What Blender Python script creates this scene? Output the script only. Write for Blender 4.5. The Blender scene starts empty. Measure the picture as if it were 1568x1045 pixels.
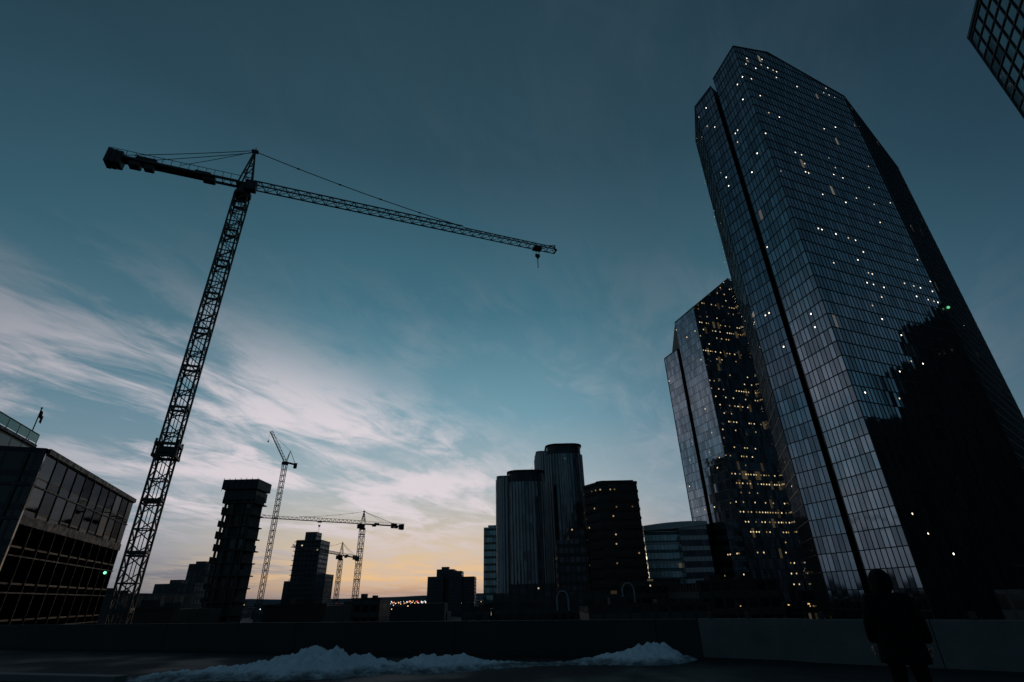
import bpy, math, random
from mathutils import Vector, Matrix, noise as mnoise
random.seed(7)
CZ=15.6          # camera height above the street
DECK=14.1        # parking deck level
sc=bpy.context.scene

# ------------------------------------------------------------------ node helper
class G:
    def __init__(s,nt): s.nt=nt; nt.nodes.clear()
    def n(s,t,**k):
        x=s.nt.nodes.new(t)
        for a,b in k.items(): setattr(x,a,b)
        return x
    def put(s,sock,v):
        if isinstance(v,bpy.types.NodeSocket): s.nt.links.new(v,sock)
        elif v is not None:
            try: sock.default_value=v
            except Exception:
                sock.default_value=(v,v,v)
    def m(s,op,a,b=None,c=None,clamp=False):
        x=s.n('ShaderNodeMath',operation=op); x.use_clamp=clamp
        s.put(x.inputs[0],a); s.put(x.inputs[1],b); s.put(x.inputs[2],c)
        return x.outputs[0]
    def v(s,op,a,b=None,sc=None):
        x=s.n('ShaderNodeVectorMath',operation=op)
        s.put(x.inputs[0],a); s.put(x.inputs[1],b)
        if sc is not None: s.put(x.inputs['Scale'],sc)
        return x.outputs['Value'] if op in('DOT_PRODUCT','LENGTH') else x.outputs[0]
    def comb(s,a,b,c):
        x=s.n('ShaderNodeCombineXYZ'); s.put(x.inputs[0],a); s.put(x.inputs[1],b); s.put(x.inputs[2],c); return x.outputs[0]
    def sep(s,a):
        x=s.n('ShaderNodeSeparateXYZ'); s.put(x.inputs[0],a); return x.outputs
    def mix(s,f,a,b,mode='MIX'):
        x=s.n('ShaderNodeMix',data_type='RGBA',blend_type=mode)
        s.put(x.inputs[0],f); s.put(x.inputs[6],a); s.put(x.inputs[7],b); return x.outputs[2]
    def ss(s,x_,a,b,o0=0.,o1=1.):
        x=s.n('ShaderNodeMapRange',interpolation_type='SMOOTHSTEP')
        s.put(x.inputs[0],x_); s.put(x.inputs[1],a); s.put(x.inputs[2],b); s.put(x.inputs[3],o0); s.put(x.inputs[4],o1); return x.outputs[0]
    def noise(s,vec,scale,detail=4,rough=.5,dist=0.):
        x=s.n('ShaderNodeTexNoise'); s.put(x.inputs['Vector'],vec)
        x.inputs['Scale'].default_value=scale; x.inputs['Detail'].default_value=detail
        x.inputs['Roughness'].default_value=rough; x.inputs['Distortion'].default_value=dist
        return x.outputs[0]
    def white(s,vec):
        x=s.n('ShaderNodeTexWhiteNoise',noise_dimensions='3D'); s.put(x.inputs[0],vec); return x.outputs
    def ramp(s,f,stops):
        x=s.n('ShaderNodeValToRGB'); e=x.color_ramp.elements
        while len(e)<len(stops): e.new(.5)
        for el,(p,c) in zip(e,stops): el.position=p; el.color=(*c,1)
        s.put(x.inputs[0],f); return x.outputs[0]
def c4(c): return (c[0],c[1],c[2],1)
def noms(mt):
    try: mt.cycles.emission_sampling='NONE'
    except Exception: pass
    return mt

def plain(name,col,rough=.7,metal=0.,var=.25,scale=1.5,bump=0.,spec=.5):
    mt=bpy.data.materials.new(name); mt.use_nodes=True; g=G(mt.node_tree)
    tc=g.n('ShaderNodeTexCoord').outputs['Object']
    nz=g.noise(tc,scale,5,.6)
    b=g.n('ShaderNodeBsdfPrincipled')
    g.put(b.inputs['Base Color'],g.mix(nz,c4([x*(1-var*1.6) for x in col]),c4([x*(1+var*1.6) for x in col])))
    g.put(b.inputs['Roughness'],g.ss(nz,.3,.7,max(rough-.12,.02),min(rough+.1,1.)))
    b.inputs['Metallic'].default_value=metal
    b.inputs['Specular IOR Level'].default_value=spec
    if bump:
        bp=g.n('ShaderNodeBump'); bp.inputs['Strength'].default_value=bump; bp.inputs['Distance'].default_value=.05
        g.put(bp.inputs['Height'],g.noise(tc,scale*9,6,.65)); g.put(b.inputs['Normal'],bp.outputs[0])
    o=g.n('ShaderNodeOutputMaterial'); g.put(o.inputs[0],b.outputs[0]); return mt

def glow(name,col,st):
    mt=bpy.data.materials.new(name); mt.use_nodes=True; g=G(mt.node_tree)
    b=g.n('ShaderNodeBsdfPrincipled'); b.inputs['Base Color'].default_value=(.1,.1,.1,1)
    b.inputs['Emission Color'].default_value=c4(col); b.inputs['Emission Strength'].default_value=st
    o=g.n('ShaderNodeOutputMaterial'); g.put(o.inputs[0],b.outputs[0]); return noms(mt)

def facade(name,cw,ch,glass,refl=.9,rough=.04,mw=.12,mh=.12,mcol=(.01,.011,.012),sp=0.,spcol=(.03,.03,.03),
           tilt=.012,dens=.03,warm=(1,.62,.28),cool=(1,.9,.72),st=2.5,rad=.28,zone=(.5,.62),zs=(45.,14.),win=0.,winst=.05,seed=0.,sprough=.4,
           vr=None,pane=.5,edge=None):
    """curtain-wall material; UV is in metres (u along wall, v = height)"""
    mt=bpy.data.materials.new(name); mt.use_nodes=True; g=G(mt.node_tree)
    u,v,_=g.sep(g.n('ShaderNodeTexCoord').outputs['UV'])[:3]
    cu=g.m('DIVIDE',u,cw); cv=g.m('DIVIDE',v,ch)
    iu=g.m('FLOOR',cu); iv=g.m('FLOOR',cv); fu=g.m('FRACT',cu); fv=g.m('FRACT',cv)
    w=g.white(g.comb(iu,iv,seed)); r=w[0]; rc=w[1]
    r2=g.white(g.comb(iu,iv,seed+7.3))[0]
    mull=g.m('MAXIMUM',g.m('LESS_THAN',fu,mw/cw),g.m('LESS_THAN',fv,mh/ch))
    spm=g.m('GREATER_THAN',fv,1-sp) if sp>0 else 0.
    gl=g.mix(r,c4(glass),c4([x*(1-pane) for x in glass]))
    gl=g.mix(g.noise(g.comb(g.m('DIVIDE',u,9.),g.m('DIVIDE',v,14.),seed),1.,3),gl,g.mix(1.,gl,(.72,.74,.76,1),'MULTIPLY'))
    base=g.mix(spm,gl,c4(spcol)); base=g.mix(mull,base,c4(mcol))
    solid=g.m('MAXIMUM',mull,spm)
    b=g.n('ShaderNodeBsdfPrincipled')
    g.put(b.inputs['Base Color'],base)
    g.put(b.inputs['Metallic'],g.m('MULTIPLY',g.m('SUBTRACT',1.,solid),refl))
    if edge is not None: b.inputs['Specular Tint'].default_value=(edge,edge,edge,1); b.inputs['Specular IOR Level'].default_value=.15
    g.put(b.inputs['Roughness'],g.m('ADD',rough,g.m('MULTIPLY',solid,sprough)))
    nrm=g.v('NORMALIZE',g.v('ADD',g.n('ShaderNodeNewGeometry').outputs['Normal'],g.v('SCALE',g.v('SUBTRACT',rc,(.5,.5,.5)),sc=tilt)))
    g.put(b.inputs['Normal'],nrm)
    zn=g.ss(g.noise(g.comb(g.m('DIVIDE',u,zs[0]),g.m('DIVIDE',v,zs[1]),seed+3.),1.,2,.5),zone[0],zone[1],.12,1.)
    fl=g.ss(g.white(g.comb(3.,iv,seed+1.))[0],.35,1.,.25,1.7)
    if vr: zn=g.m('MULTIPLY',zn,g.ss(v,vr[0],vr[1],vr[2],1.))
    lit=g.m('LESS_THAN',r2,g.m('MULTIPLY',g.m('MULTIPLY',zn,fl),dens))
    du=g.m('MULTIPLY',g.m('SUBTRACT',fu,g.m('ADD',.3,g.m('MULTIPLY',r,.4))),cw)
    dv=g.m('MULTIPLY',g.m('SUBTRACT',fv,.62),ch)
    d=g.m('SQRT',g.m('ADD',g.m('MULTIPLY',du,du),g.m('MULTIPLY',dv,dv)))
    spot=g.m('LESS_THAN',d,rad)
    e=g.m('MULTIPLY',g.m('MULTIPLY',lit,spot),st)
    e=g.m('MULTIPLY',e,g.m('ADD',.3,g.m('MULTIPLY',r,1.2)))
    if win>0:
        lit2=g.m('LESS_THAN',g.white(g.comb(iu,iv,seed+11.))[0],g.m('MULTIPLY',g.m('MULTIPLY',zn,fl),win))
        e=g.m('ADD',e,g.m('MULTIPLY',g.m('MULTIPLY',g.m('MULTIPLY',lit2,g.m('SUBTRACT',1.,solid)),winst),g.m('ADD',.3,g.m('MULTIPLY',r,1.2))))
    g.put(b.inputs['Emission Color'],g.mix(w[0],c4(warm),c4(cool)))
    g.put(b.inputs['Emission Strength'],e)
    o=g.n('ShaderNodeOutputMaterial'); g.put(o.inputs[0],b.outputs[0]); return noms(mt)

# ------------------------------------------------------------------ mesh helper
class MB:
    def __init__(s): s.v=[];s.f=[];s.uv=[];s.mi=[]
    def face(s,pts,uv=None,mi=0):
        i=len(s.v); s.v+= [tuple(p) for p in pts]; s.f.append(tuple(range(i,i+len(pts))))
        s.uv.append(uv or [(0,0)]*len(pts)); s.mi.append(mi)
    def box(s,x0,y0,z0,x1,y1,z1,mi=0,u0=0.):
        s.prism([(x0,y0),(x1,y0),(x1,y1),(x0,y1)],z0,z1,mi,mi,u0)
    def prism(s,poly,z0,z1,mi=0,top=None,u0=0.,bottom=True):
        n=len(poly); zt=z1 if isinstance(z1,(list,tuple)) else [z1]*n
        u=u0
        for i in range(n):
            a,b=poly[i],poly[(i+1)%n]; L=math.hypot(b[0]-a[0],b[1]-a[1])
            za,zb=zt[i],zt[(i+1)%n]
            s.face([(a[0],a[1],z0),(b[0],b[1],z0),(b[0],b[1],zb),(a[0],a[1],za)],[(u,z0),(u+L,z0),(u+L,zb),(u,za)],mi if not callable(mi) else mi(i))
            u+=L
        t=top if top is not None else 0
        s.face([(p[0],p[1],z) for p,z in zip(poly,zt)],None,t)
        if bottom: s.face([(p[0],p[1],z0) for p in reversed(poly)],None,t)
    def beam(s,p,q,w,h=None,mi=0,up=(0,0,1)):
        h=h or w; p=Vector(p);q=Vector(q); d=q-p
        if d.length<1e-5: return
        d.normalize(); upv=Vector(up)
        if abs(d.dot(upv))>.98: upv=Vector((.9,.43,0))
        a=d.cross(upv).normalized()*w/2; b=a.normalized().cross(d).normalized()*h/2
        c=[p-a-b,p+a-b,p+a+b,p-a+b,q-a-b,q+a-b,q+a+b,q-a+b]
        i=len(s.v); s.v+=[tuple(x) for x in c]
        for f in((0,1,2,3),(7,6,5,4),(0,4,5,1),(1,5,6,2),(2,6,7,3),(3,7,4,0)):
            s.f.append(tuple(i+k for k in f)); s.uv.append([(0,0)]*4); s.mi.append(mi)
    def obox(s,c,ax,L,W,H,mi=0):
        c=Vector(c);a=Vector(ax).normalized(); s.beam(c-a*L/2,c+a*L/2,W,H,mi)
    def ball(s,c,r,mi=0,seg=8,rings=6,sc=(1,1,1)):
        i=len(s.v)
        for a in range(rings+1):
            th=math.pi*a/rings
            for b in range(seg):
                ph=2*math.pi*b/seg
                s.v.append((c[0]+r*sc[0]*math.sin(th)*math.cos(ph),c[1]+r*sc[1]*math.sin(th)*math.sin(ph),c[2]+r*sc[2]*math.cos(th)))
        for a in range(rings):
            for b in range(seg):
                s.f.append((i+a*seg+b,i+(a+1)*seg+b,i+(a+1)*seg+(b+1)%seg,i+a*seg+(b+1)%seg)); s.uv.append([(0,0)]*4); s.mi.append(mi)
    def make(s,name,mats,parent=None,smooth=False):
        me=bpy.data.meshes.new(name); me.from_pydata(s.v,[],s.f); me.update()
        ul=me.uv_layers.new(name='UVMap'); k=0
        flat=[c for f in s.uv for c in f]
        for pi,p in enumerate(me.polygons):
            p.material_index=s.mi[pi]; p.use_smooth=smooth
        for i,c in enumerate(flat): ul.data[i].uv=c
        for m_ in mats: me.materials.append(m_)
        o=bpy.data.objects.new(name,me); sc.collection.objects.link(o)
        if parent: o.parent=parent
        return o
def empty(name):
    o=bpy.data.objects.new(name,None); sc.collection.objects.link(o); return o
def ensure_ccw(p):
    a=sum(p[i][0]*p[(i+1)%len(p)][1]-p[(i+1)%len(p)][0]*p[i][1] for i in range(len(p)))
    return p if a>0 else list(reversed(p))

# ------------------------------------------------------------------ materials
M_dark=plain('dark_metal',(.012,.013,.014),.6)
M_steel=plain('crane_steel',(.03,.028,.026),.65,scale=.8)
M_roof=plain('roof_membrane',(.03,.03,.03),.9)
M_conc=plain('concrete_wall',(.11,.115,.11),.85,var=.35,scale=1.2,bump=.4)
M_concd=plain('dark_concrete',(.03,.03,.03),.9,var=.3,scale=.3)
M_brick=plain('brown_cladding',(.04,.03,.026),.85,var=.25,scale=.4)
M_mull=plain('mullion_metal',(.012,.014,.016),.5,metal=.3)
M_ground=plain('ground_asphalt',(.03,.031,.032),.95,scale=.02)
M_hill=plain('hill_grass',(.09,.095,.10),1.,scale=.002,spec=0.)
M_city=plain('far_buildings',(.04,.04,.042),.9,scale=.05)
M_cloth=plain('coat_cloth',(.006,.006,.007),.95,scale=12,bump=.3,spec=.1)
M_skin=plain('skin',(.25,.15,.11),.6,var=.08,scale=20)
M_white=plain('white_cladding',(.62,.66,.66),.7,var=.1,scale=.3)

F_t1=facade('tower_curtain_wall',1.4,3.9,(.44,.49,.54),refl=.96,rough=.05,mw=.0,mh=.0,sp=.0,tilt=.022,dens=.19,rad=.22,st=2.6,zone=(.48,.60),zs=(16.,22.),seed=1.,win=.02,winst=.1,vr=(60,130,.16),cool=(1,.93,.8),warm=(1,.75,.45))
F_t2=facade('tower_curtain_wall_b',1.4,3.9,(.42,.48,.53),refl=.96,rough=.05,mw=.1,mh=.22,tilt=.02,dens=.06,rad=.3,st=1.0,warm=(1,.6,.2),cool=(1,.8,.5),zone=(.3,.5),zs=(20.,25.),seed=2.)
F_t2d=facade('tower_painted_reflection_wall',1.4,3.9,(.11,.13,.145),refl=.92,rough=.06,mw=.12,mh=.3,tilt=.03,dens=.42,rad=.3,st=.75,warm=(1,.58,.18),cool=(1,.82,.48),zone=(.25,.5),zs=(14.,18.),seed=21.,win=.06,winst=.04,pane=.7)  # dark reflection of the main tower painted in as darker glass
F_tr=facade('near_grid_wall',2.2,2.2,(.24,.31,.33),refl=.9,rough=.08,mw=.0,mh=.0,tilt=.02,dens=.03,rad=.45,st=1.2,warm=(1,.4,.12),cool=(1,.6,.3),zone=(.4,.6),seed=3.,pane=.3)
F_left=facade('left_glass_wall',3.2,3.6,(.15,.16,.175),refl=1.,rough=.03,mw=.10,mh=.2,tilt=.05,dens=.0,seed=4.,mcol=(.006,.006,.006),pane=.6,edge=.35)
F_leftm=facade('left_painted_reflection_wall',3.2,3.6,(.022,.021,.021),refl=1.,rough=.06,mw=.10,mh=.2,tilt=.05,dens=.0,seed=14.,mcol=(.006,.006,.006),pane=.9,edge=.08)  # dark reflections of other buildings put into the glass colour
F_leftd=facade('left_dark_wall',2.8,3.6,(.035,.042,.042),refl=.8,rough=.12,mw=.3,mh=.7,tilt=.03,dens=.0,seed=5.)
F_strip=facade('ribbed_tower_wall',1.5,3.6,(.12,.14,.15),refl=.85,rough=.14,mw=.5,mh=.0,mcol=(.05,.05,.052),tilt=.05,dens=.0,seed=6.,win=.004,winst=.1,sprough=.25)
F_crown=facade('crown_wall',1.5,9.,(.03,.035,.038),refl=.6,rough=.3,mw=.3,mh=.0,tilt=.02,dens=.0,seed=7.)
F_brown=facade('brown_office_wall',2.2,3.5,(.06,.065,.07),refl=.7,rough=.15,mw=.5,mh=.0,mcol=(.03,.024,.02),sp=.45,spcol=(.035,.028,.024),tilt=.03,dens=.16,rad=.32,st=.32,warm=(1,.5,.15),cool=(1,.7,.4),zone=(.35,.6),seed=8.)
F_teal=facade('teal_office_wall',1.6,3.6,(.45,.66,.66),refl=.85,rough=.12,mw=.12,mh=.2,sp=.3,spcol=(.16,.30,.30),tilt=.03,dens=.0,seed=9.,win=.01,winst=.05,pane=.3)
F_white=facade('banded_office_wall',1.8,4.2,(.12,.15,.17),refl=.6,rough=.15,mw=.1,mh=.0,sp=.42,spcol=(.6,.63,.63),tilt=.03,dens=.02,rad=.3,st=.5,seed=10.)
F_far=facade('far_tower_wall',3.,3.2,(.04,.05,.055),refl=.5,rough=.25,mw=1.2,mh=.0,mcol=(.03,.032,.034),sp=.4,spcol=(.04,.042,.045),tilt=.05,dens=.012,rad=.6,st=.6,seed=11.)
F_east=facade('east_office_wall',3.,3.6,(.02,.022,.025),refl=.4,rough=.3,mw=1.,mh=1.2,tilt=.03,dens=.05,rad=.5,st=.12,seed=12.)
F_pod=facade('podium_wall',3.,4.,(.05,.055,.06),refl=.6,rough=.2,mw=.8,mh=.0,mcol=(.03,.026,.023),sp=.4,spcol=(.05,.045,.04),tilt=.03,dens=.10,rad=.3,st=.5,seed=13.,win=.05,winst=.06)

# ------------------------------------------------------------------ mullions as geometry
def mullions(mb,a,b,z0,za,zb,cw,ch,w=.12,h=.18,pr=.12,u0=0.):
    A=Vector((a[0],a[1],0));B=Vector((b[0],b[1],0));d=(B-A);L=d.length;d.normalize();n=Vector((d.y,-d.x,0))
    k=math.ceil(u0/cw)
    while k*cw<u0+L:
        t=k*cw-u0; k+=1; p=A+d*t+n*pr/2; zt=za+(zb-za)*t/L
        mb.beam((p.x,p.y,z0),(p.x,p.y,zt),w,pr,up=tuple(d))
    z=math.ceil(z0/ch)*ch
    while z<max(za,zb):
        t0,t1=0,L
        if abs(za-zb)>.1:
            tt=(z-za)/(zb-za)*L
            if zb>za and z>za: t0=tt
            if zb<za and z>zb: t1=tt
        p=A+d*t0+n*(pr+.02)/2;q=A+d*t1+n*(pr+.02)/2
        mb.beam((p.x,p.y,z),(q.x,q.y,z),pr+.02,h)
        z+=ch

# ------------------------------------------------------------------ main glass tower
T=empty('glass_skyscraper')
H1=CZ+170
P={0:(79.2,151.5),1:(73.3,134.),2:(76.8,124.3),3:(79.7,110.9),4:(96.3,117.8),5:(130.7,132.),6:(177.4,170.1),7:(172.,206.),8:(104.,202.)}
def lerp(a,b,t): return (a[0]+(b[0]-a[0])*t,a[1]+(b[1]-a[1])*t)
def unit(a,b):
    L=math.hypot(b[0]-a[0],b[1]-a[1]); return ((b[0]-a[0])/L,(b[1]-a[1])/L)
d12=unit(P[1],P[2]); d23=unit(P[2],P[3]); inn=(.96,.25)
n1=(P[2][0]-d12[0]*.9,P[2][1]-d12[1]*.9); n2=(P[2][0]+d23[0]*.9,P[2][1]+d23[1]*.9)
n1i=(n1[0]+inn[0]*2.6,n1[1]+inn[1]*2.6); n2i=(n2[0]+inn[0]*2.6,n2[1]+inn[1]*2.6)
poly=[P[0],P[1],n1,n1i,n2i,n2,P[3],P[4],P[5],P[6],P[7],P[8]]
tops=[H1-1.5,H1-1.5,H1-1.5,H1-5,H1-5,H1,H1,H1+6.5,H1,H1,H1,H1]
mb=MB(); mb.prism(poly,0,tops,mi=lambda i:1 if i in(2,3,4) else 0,top=2)
mb.make('curtain_wall',[F_t1,M_dark,M_roof],T)
mm=MB();u=0
for i in range(len(poly)):
    a,b=poly[i],poly[(i+1)%len(poly)];L=math.hypot(b[0]-a[0],b[1]-a[1])
    if i in(0,1,5,6,7,8): mullions(mm,a,b,8,tops[i],tops[i+1],1.4,3.9,.09,.2,.10,u)
    u+=L
mm.make('mullion_grid',[M_mull],T)
mc=MB()
for i in(0,1,5,6,7,8):
    a,b=poly[i],poly[i+1]; mc.beam((a[0],a[1],tops[i]+.2),(b[0],b[1],tops[i+1]+.2),.35,.4)
for a in(P[3],P[5],P[1]):
    mc.beam((a[0],a[1],0),(a[0],a[1],H1-1.5),.22)
mc.make('parapet_and_corner_trim',[M_mull],T)
g_=MB(); g_.ball((131.3,131.6,CZ+75.),.42); g_.make('green_beacon',[glow('green_light',(.25,1,.45),.6)],T)

# ------------------------------------------------------------------ second glass tower
T=empty('glass_skyscraper')
a2,b2,c2,d2,e2=(82,247.5),(85.6,236.),(88,228.5),(91.3,218.),(117.6,226.6)
poly=[a2,b2,(87.2,236.4),(87.9,234.2),(86.3,233.7),c2,d2,e2,(146,236),(140,272),(95,272)]
tops=[CZ+113,CZ+113,CZ+112,CZ+112,CZ+127.6,CZ+127.6,CZ+127.8,CZ+150.9,CZ+157,CZ+157,CZ+127]
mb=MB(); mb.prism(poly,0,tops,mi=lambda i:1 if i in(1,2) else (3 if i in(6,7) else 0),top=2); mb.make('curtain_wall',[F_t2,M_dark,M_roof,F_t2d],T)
mc=MB()
for i,(a,b) in enumerate(zip(poly,poly[1:])):
    if abs(tops[i]-tops[i+1])<14 or i==6: mc.beam((*a,tops[i]+.2),(*b,tops[i+1]+.2),.4,.4)
for p_,z_ in((d2,CZ+127.8),(b2,CZ+113),(a2,CZ+113)): mc.beam((*p_,0),(*p_,z_),.3)
mc.make('roof_trim',[M_mull],T)

# ------------------------------------------------------------------ near tower in the upper right, east towers (seen in reflections)
T=empty('grid_facade_tower')
q0=(71.4,48.6);q1=(52.,14.);q2=(88.,-6.);q3=(107.4,28.6)
mb=MB(); mb.prism(ensure_ccw([q0,q1,q2,q3]),0,CZ+75,0,1); mb.make('facade',[F_tr,M_roof],T)
mc=MB(); mullions(mc,q0,q1,0,CZ+75,CZ+75,2.2,2.2,.18,.18,.12); mullions(mc,q3,q0,0,CZ+75,CZ+75,2.2,2.2,.18,.18,.12); mc.make('facade_grid',[M_mull],T)
mc=MB(); mc.beam((*q0,CZ+75.2),(*q1,CZ+75.2),.5,.5); mc.beam((*q0,CZ+75.2),(*q3,CZ+75.2),.5,.5); mc.beam((*q0,0),(*q0,CZ+75),.3); mc.make('roof_edge',[M_mull],T)
T=empty('east_office_tower')
mb=MB(); mb.box(270,108,0,300,172,CZ+128); mb.box(266,96,0,296,107.5,CZ+106); mb.box(262,62,0,290,95.5,CZ+80); mb.box(258,10,0,290,61.5,CZ+62); mb.box(276,125,CZ+128,292,150,CZ+136)
mb.make('blocks',[F_east],T)

# ------------------------------------------------------------------ rounded ribbed towers
def rrect(x0,y0,x1,y1,r,n=6):
    o=[]
    for cx,cy,a0 in((x1-r,y0+r,-90),(x1-r,y1-r,0),(x0+r,y1-r,90),(x0+r,y0+r,180)):
        for k in range(n+1):
            a=math.radians(a0+90*k/n); o.append((cx+r*math.cos(a),cy+r*math.sin(a)))
    return o
M_rib=plain('rib_stone',(.42,.41,.40),.55,scale=.2)
def ribbed(x0,y0,x1,y1,top,shoulder=None):
    T=empty('ribbed_office_tower'); r=(x1-x0)*.3
    mb=MB(); mb.prism(rrect(x0,y0,x1,y1,r),0,top-5,0,1); mb.make('shaft',[F_strip,M_roof],T)
    mb=MB(); mb.prism(rrect(x0+.5,y0+.5,x1-.5,y1-.5,r),top-5,top-.5,0,1); mb.prism(rrect(x0-.1,y0-.1,x1+.1,y1+.1,r),top-.5,top,1,1); mb.make('crown',[F_crown,M_roof],T)
    mb=MB()
    def ribs(pl,top):
        n=len(pl); s_=0.
        for i in range(n):
            a,b=pl[i],pl[(i+1)%n];L=math.hypot(b[0]-a[0],b[1]-a[1]);d=unit(a,b);nr=(d[1],-d[0])
            k=max(1,int(L/1.2))
            for j in range(k):
                t=(j+.5)/k; s_+=L/k
                ph=(s_%8.4)/8.4
                if ph<.34: continue      # dark recessed glass bays
                p_=(a[0]+(b[0]-a[0])*t+nr[0]*.15,a[1]+(b[1]-a[1])*t+nr[1]*.15)
                mb.beam((*p_,0),(*p_,top),.62 if ph>.5 else .4,.4,up=(nr[0],nr[1],0))
    ribs(rrect(x0,y0,x1,y1,r,6),top-5.2)
    if shoulder:
        sx0,sy0,sx1,sy1,sh=shoulder; ribs(rrect(sx0,sy0,sx1,sy1,2.5),sh-1)
    mb.make('ribs',[M_rib],T)
    mb=MB(); cx,cy=(x0+x1)/2,(y0+y1)/2
    mb.box(cx-3,cy-3,top,cx+2.5,cy+3,top+1.1); mb.box(cx-5,cy+3.5,top,cx-2,cy+6,top+1.6); mb.beam((cx+3,cy,top),(cx+3,cy,top+3.2),.12)
    mb.make('roof_plant',[M_dark],T)
    if shoulder:
        mb=MB(); mb.prism(rrect(sx0,sy0,sx1,sy1,2.5),0,sh,0,1); mb.make('side_shaft',[F_strip,M_roof],T)
    return T
ribbed(-3.6,222,13.2,241,CZ+49.8,(-8.4,226,4,243,CZ+48.3))
ribbed(15.6,247,33.8,268,CZ+68,(10.6,251,26,271,CZ+65.5))
T=empty('brown_office_tower')
mb=MB(); mb.prism([(29.4,222),(34.2,214),(50.4,214),(51.5,238),(30,238)],0,CZ+42,0,1)
mb.prism([(34.2,217),(36,215.5),(49.5,215.5),(49.5,236),(34.2,236)],CZ+42,CZ+43,1,1); mb.make('block',[F_brown,M_roof],T)
mb=MB()
for k in range(15):
    z=CZ+42-k*3.5
    for a,b in(((29.4,222),(34.2,214)),((34.2,214),(50.4,214)),((50.4,214),(51.5,238))): mb.beam((*a,z-.3),(*b,z-.3),.5,1.0)
mb.make('spandrel_bands',[M_brick],T)
T=empty('stepped_office_building')
mb=MB(); mb.box(17,224,0,29,240,CZ+21); mb.box(22,226,CZ+21,29,240,CZ+26); mb.make('block',[F_brown],T)
T=empty('teal_office_tower'); mb=MB(); mb.box(-18.3,300,0,-6,325,CZ+35.5); mb.box(-16,303,CZ+35.5,-9,320,CZ+37); mb.make('block',[facade('slab_office_wall',1.6,3.6,(.2,.3,.3),sp=.3,spcol=(.06,.1,.1),dens=0.,seed=31.)],T)
T=empty('banded_office_building')
mb=MB(); mb.box(55.5,234,0,70,262,CZ+24.5,0); mb.make('glass_wing',[F_teal],T)
mb=MB(); mb.box(70.02,231,0,82,246.5,CZ+26.5,0); mb.make('banded_wing',[F_white],T)
mb=MB(); arc=[(55,CZ+24.5)]+[(55+27.5*t/10,CZ+25.6+2.4*math.sin(math.pi*(.12+.5*t/10))) for t in range(11)]
pts=arc+[(82.5,CZ+26.6),(70,CZ+25.2)]
mb.face([(x,230.4,z) for x,z in reversed(pts)]);mb.face([(x,262.5,z) for x,z in pts])
for i in range(len(pts)):
    a,b=pts[i],pts[(i+1)%len(pts)]; mb.face([(a[0],230.4,a[1]),(a[0],262.5,a[1]),(b[0],262.5,b[1]),(b[0],230.4,b[1])])
for z in(CZ+19.5,CZ+12): mb.beam((55.3,233.7,z),(70,233.7,z),.5,.8)
mb.make('curved_roof',[M_white],T)
T=empty('shopping_podium')
mb=MB(); mb.box(-9,205,0,62,212,CZ+1.5,0); mb.box(2,201,0,24,204.9,CZ-1.5,0); mb.box(-3,207,CZ+1.5,14,212,CZ+4.4,0); mb.box(38,206,CZ+1.5,60,212,CZ+5,0)
mb.make('blocks',[F_pod],T)
mb=MB()
for cx,y,zb,r in((15.8,200.6,CZ-1.5,2.),(39.3,200.6,CZ+.5,2.1)):
    pr=None
    for k in range(13):
        a=math.pi*k/12; p_=(cx+r*math.cos(a),y,zb+r*1.25*math.sin(a)+.8)
        if pr: mb.beam(pr,p_,.5,.4)
        pr=p_
    for sx in(-1,1): mb.beam((cx+sx*r,y,zb-3),(cx+sx*r,y,zb+.8),.5,.4)
mb.make('arches',[plain('arch_frame',(.3,.32,.34),.5,scale=.5)],T)
mb=MB(); mb.box(34,201,0,46,204.9,CZ+.4); mb.make('entrance',[F_pod],T)
T=empty('distant_apartment_block')
mb=MB(); mb.box(-97,600,0,-80,625,CZ+22); mb.box(-89,610,0,-70,640,CZ+29.5); mb.box(-74,598,0,-60,620,CZ+27); mb.box(-62,604,0,-46.5,630,CZ+21.5); mb.box(-84,612,CZ+29.5,-76,620,CZ+32)
mb.make('blocks',[F_far],T)
T=empty('apartment_tower')
mb=MB(); mb.box(-164,400,0,-145.5,420,CZ+41.5); mb.box(-159.5,404,CZ+41.5,-151,415,CZ+47.5); mb.box(-169,402,0,-164.05,418,CZ+14); mb.box(-145.4,398,0,-138,416,CZ+18)
mb.make('blocks',[F_far],T)
mb=MB()
for k in range(17):
    z=CZ+40-k*3.2; mb.box(-164.8,398.6,z,-145,399.9,z+.35)
mb.make('balconies',[M_concd],T)
T=empty('apartment_block'); mb=MB(); mb.box(-210,350,0,-198,370,CZ+23.5); mb.box(-207,352,CZ+23.5,-201,360,CZ+25); mb.make('blocks',[F_far],T)
T=empty('apartment_block'); mb=MB(); mb.box(-196,300,0,-174,320,CZ+10.5); mb.box(-190,303,CZ+10.5,-184,310,CZ+12.5); mb.make('blocks',[F_far],T)

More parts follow.
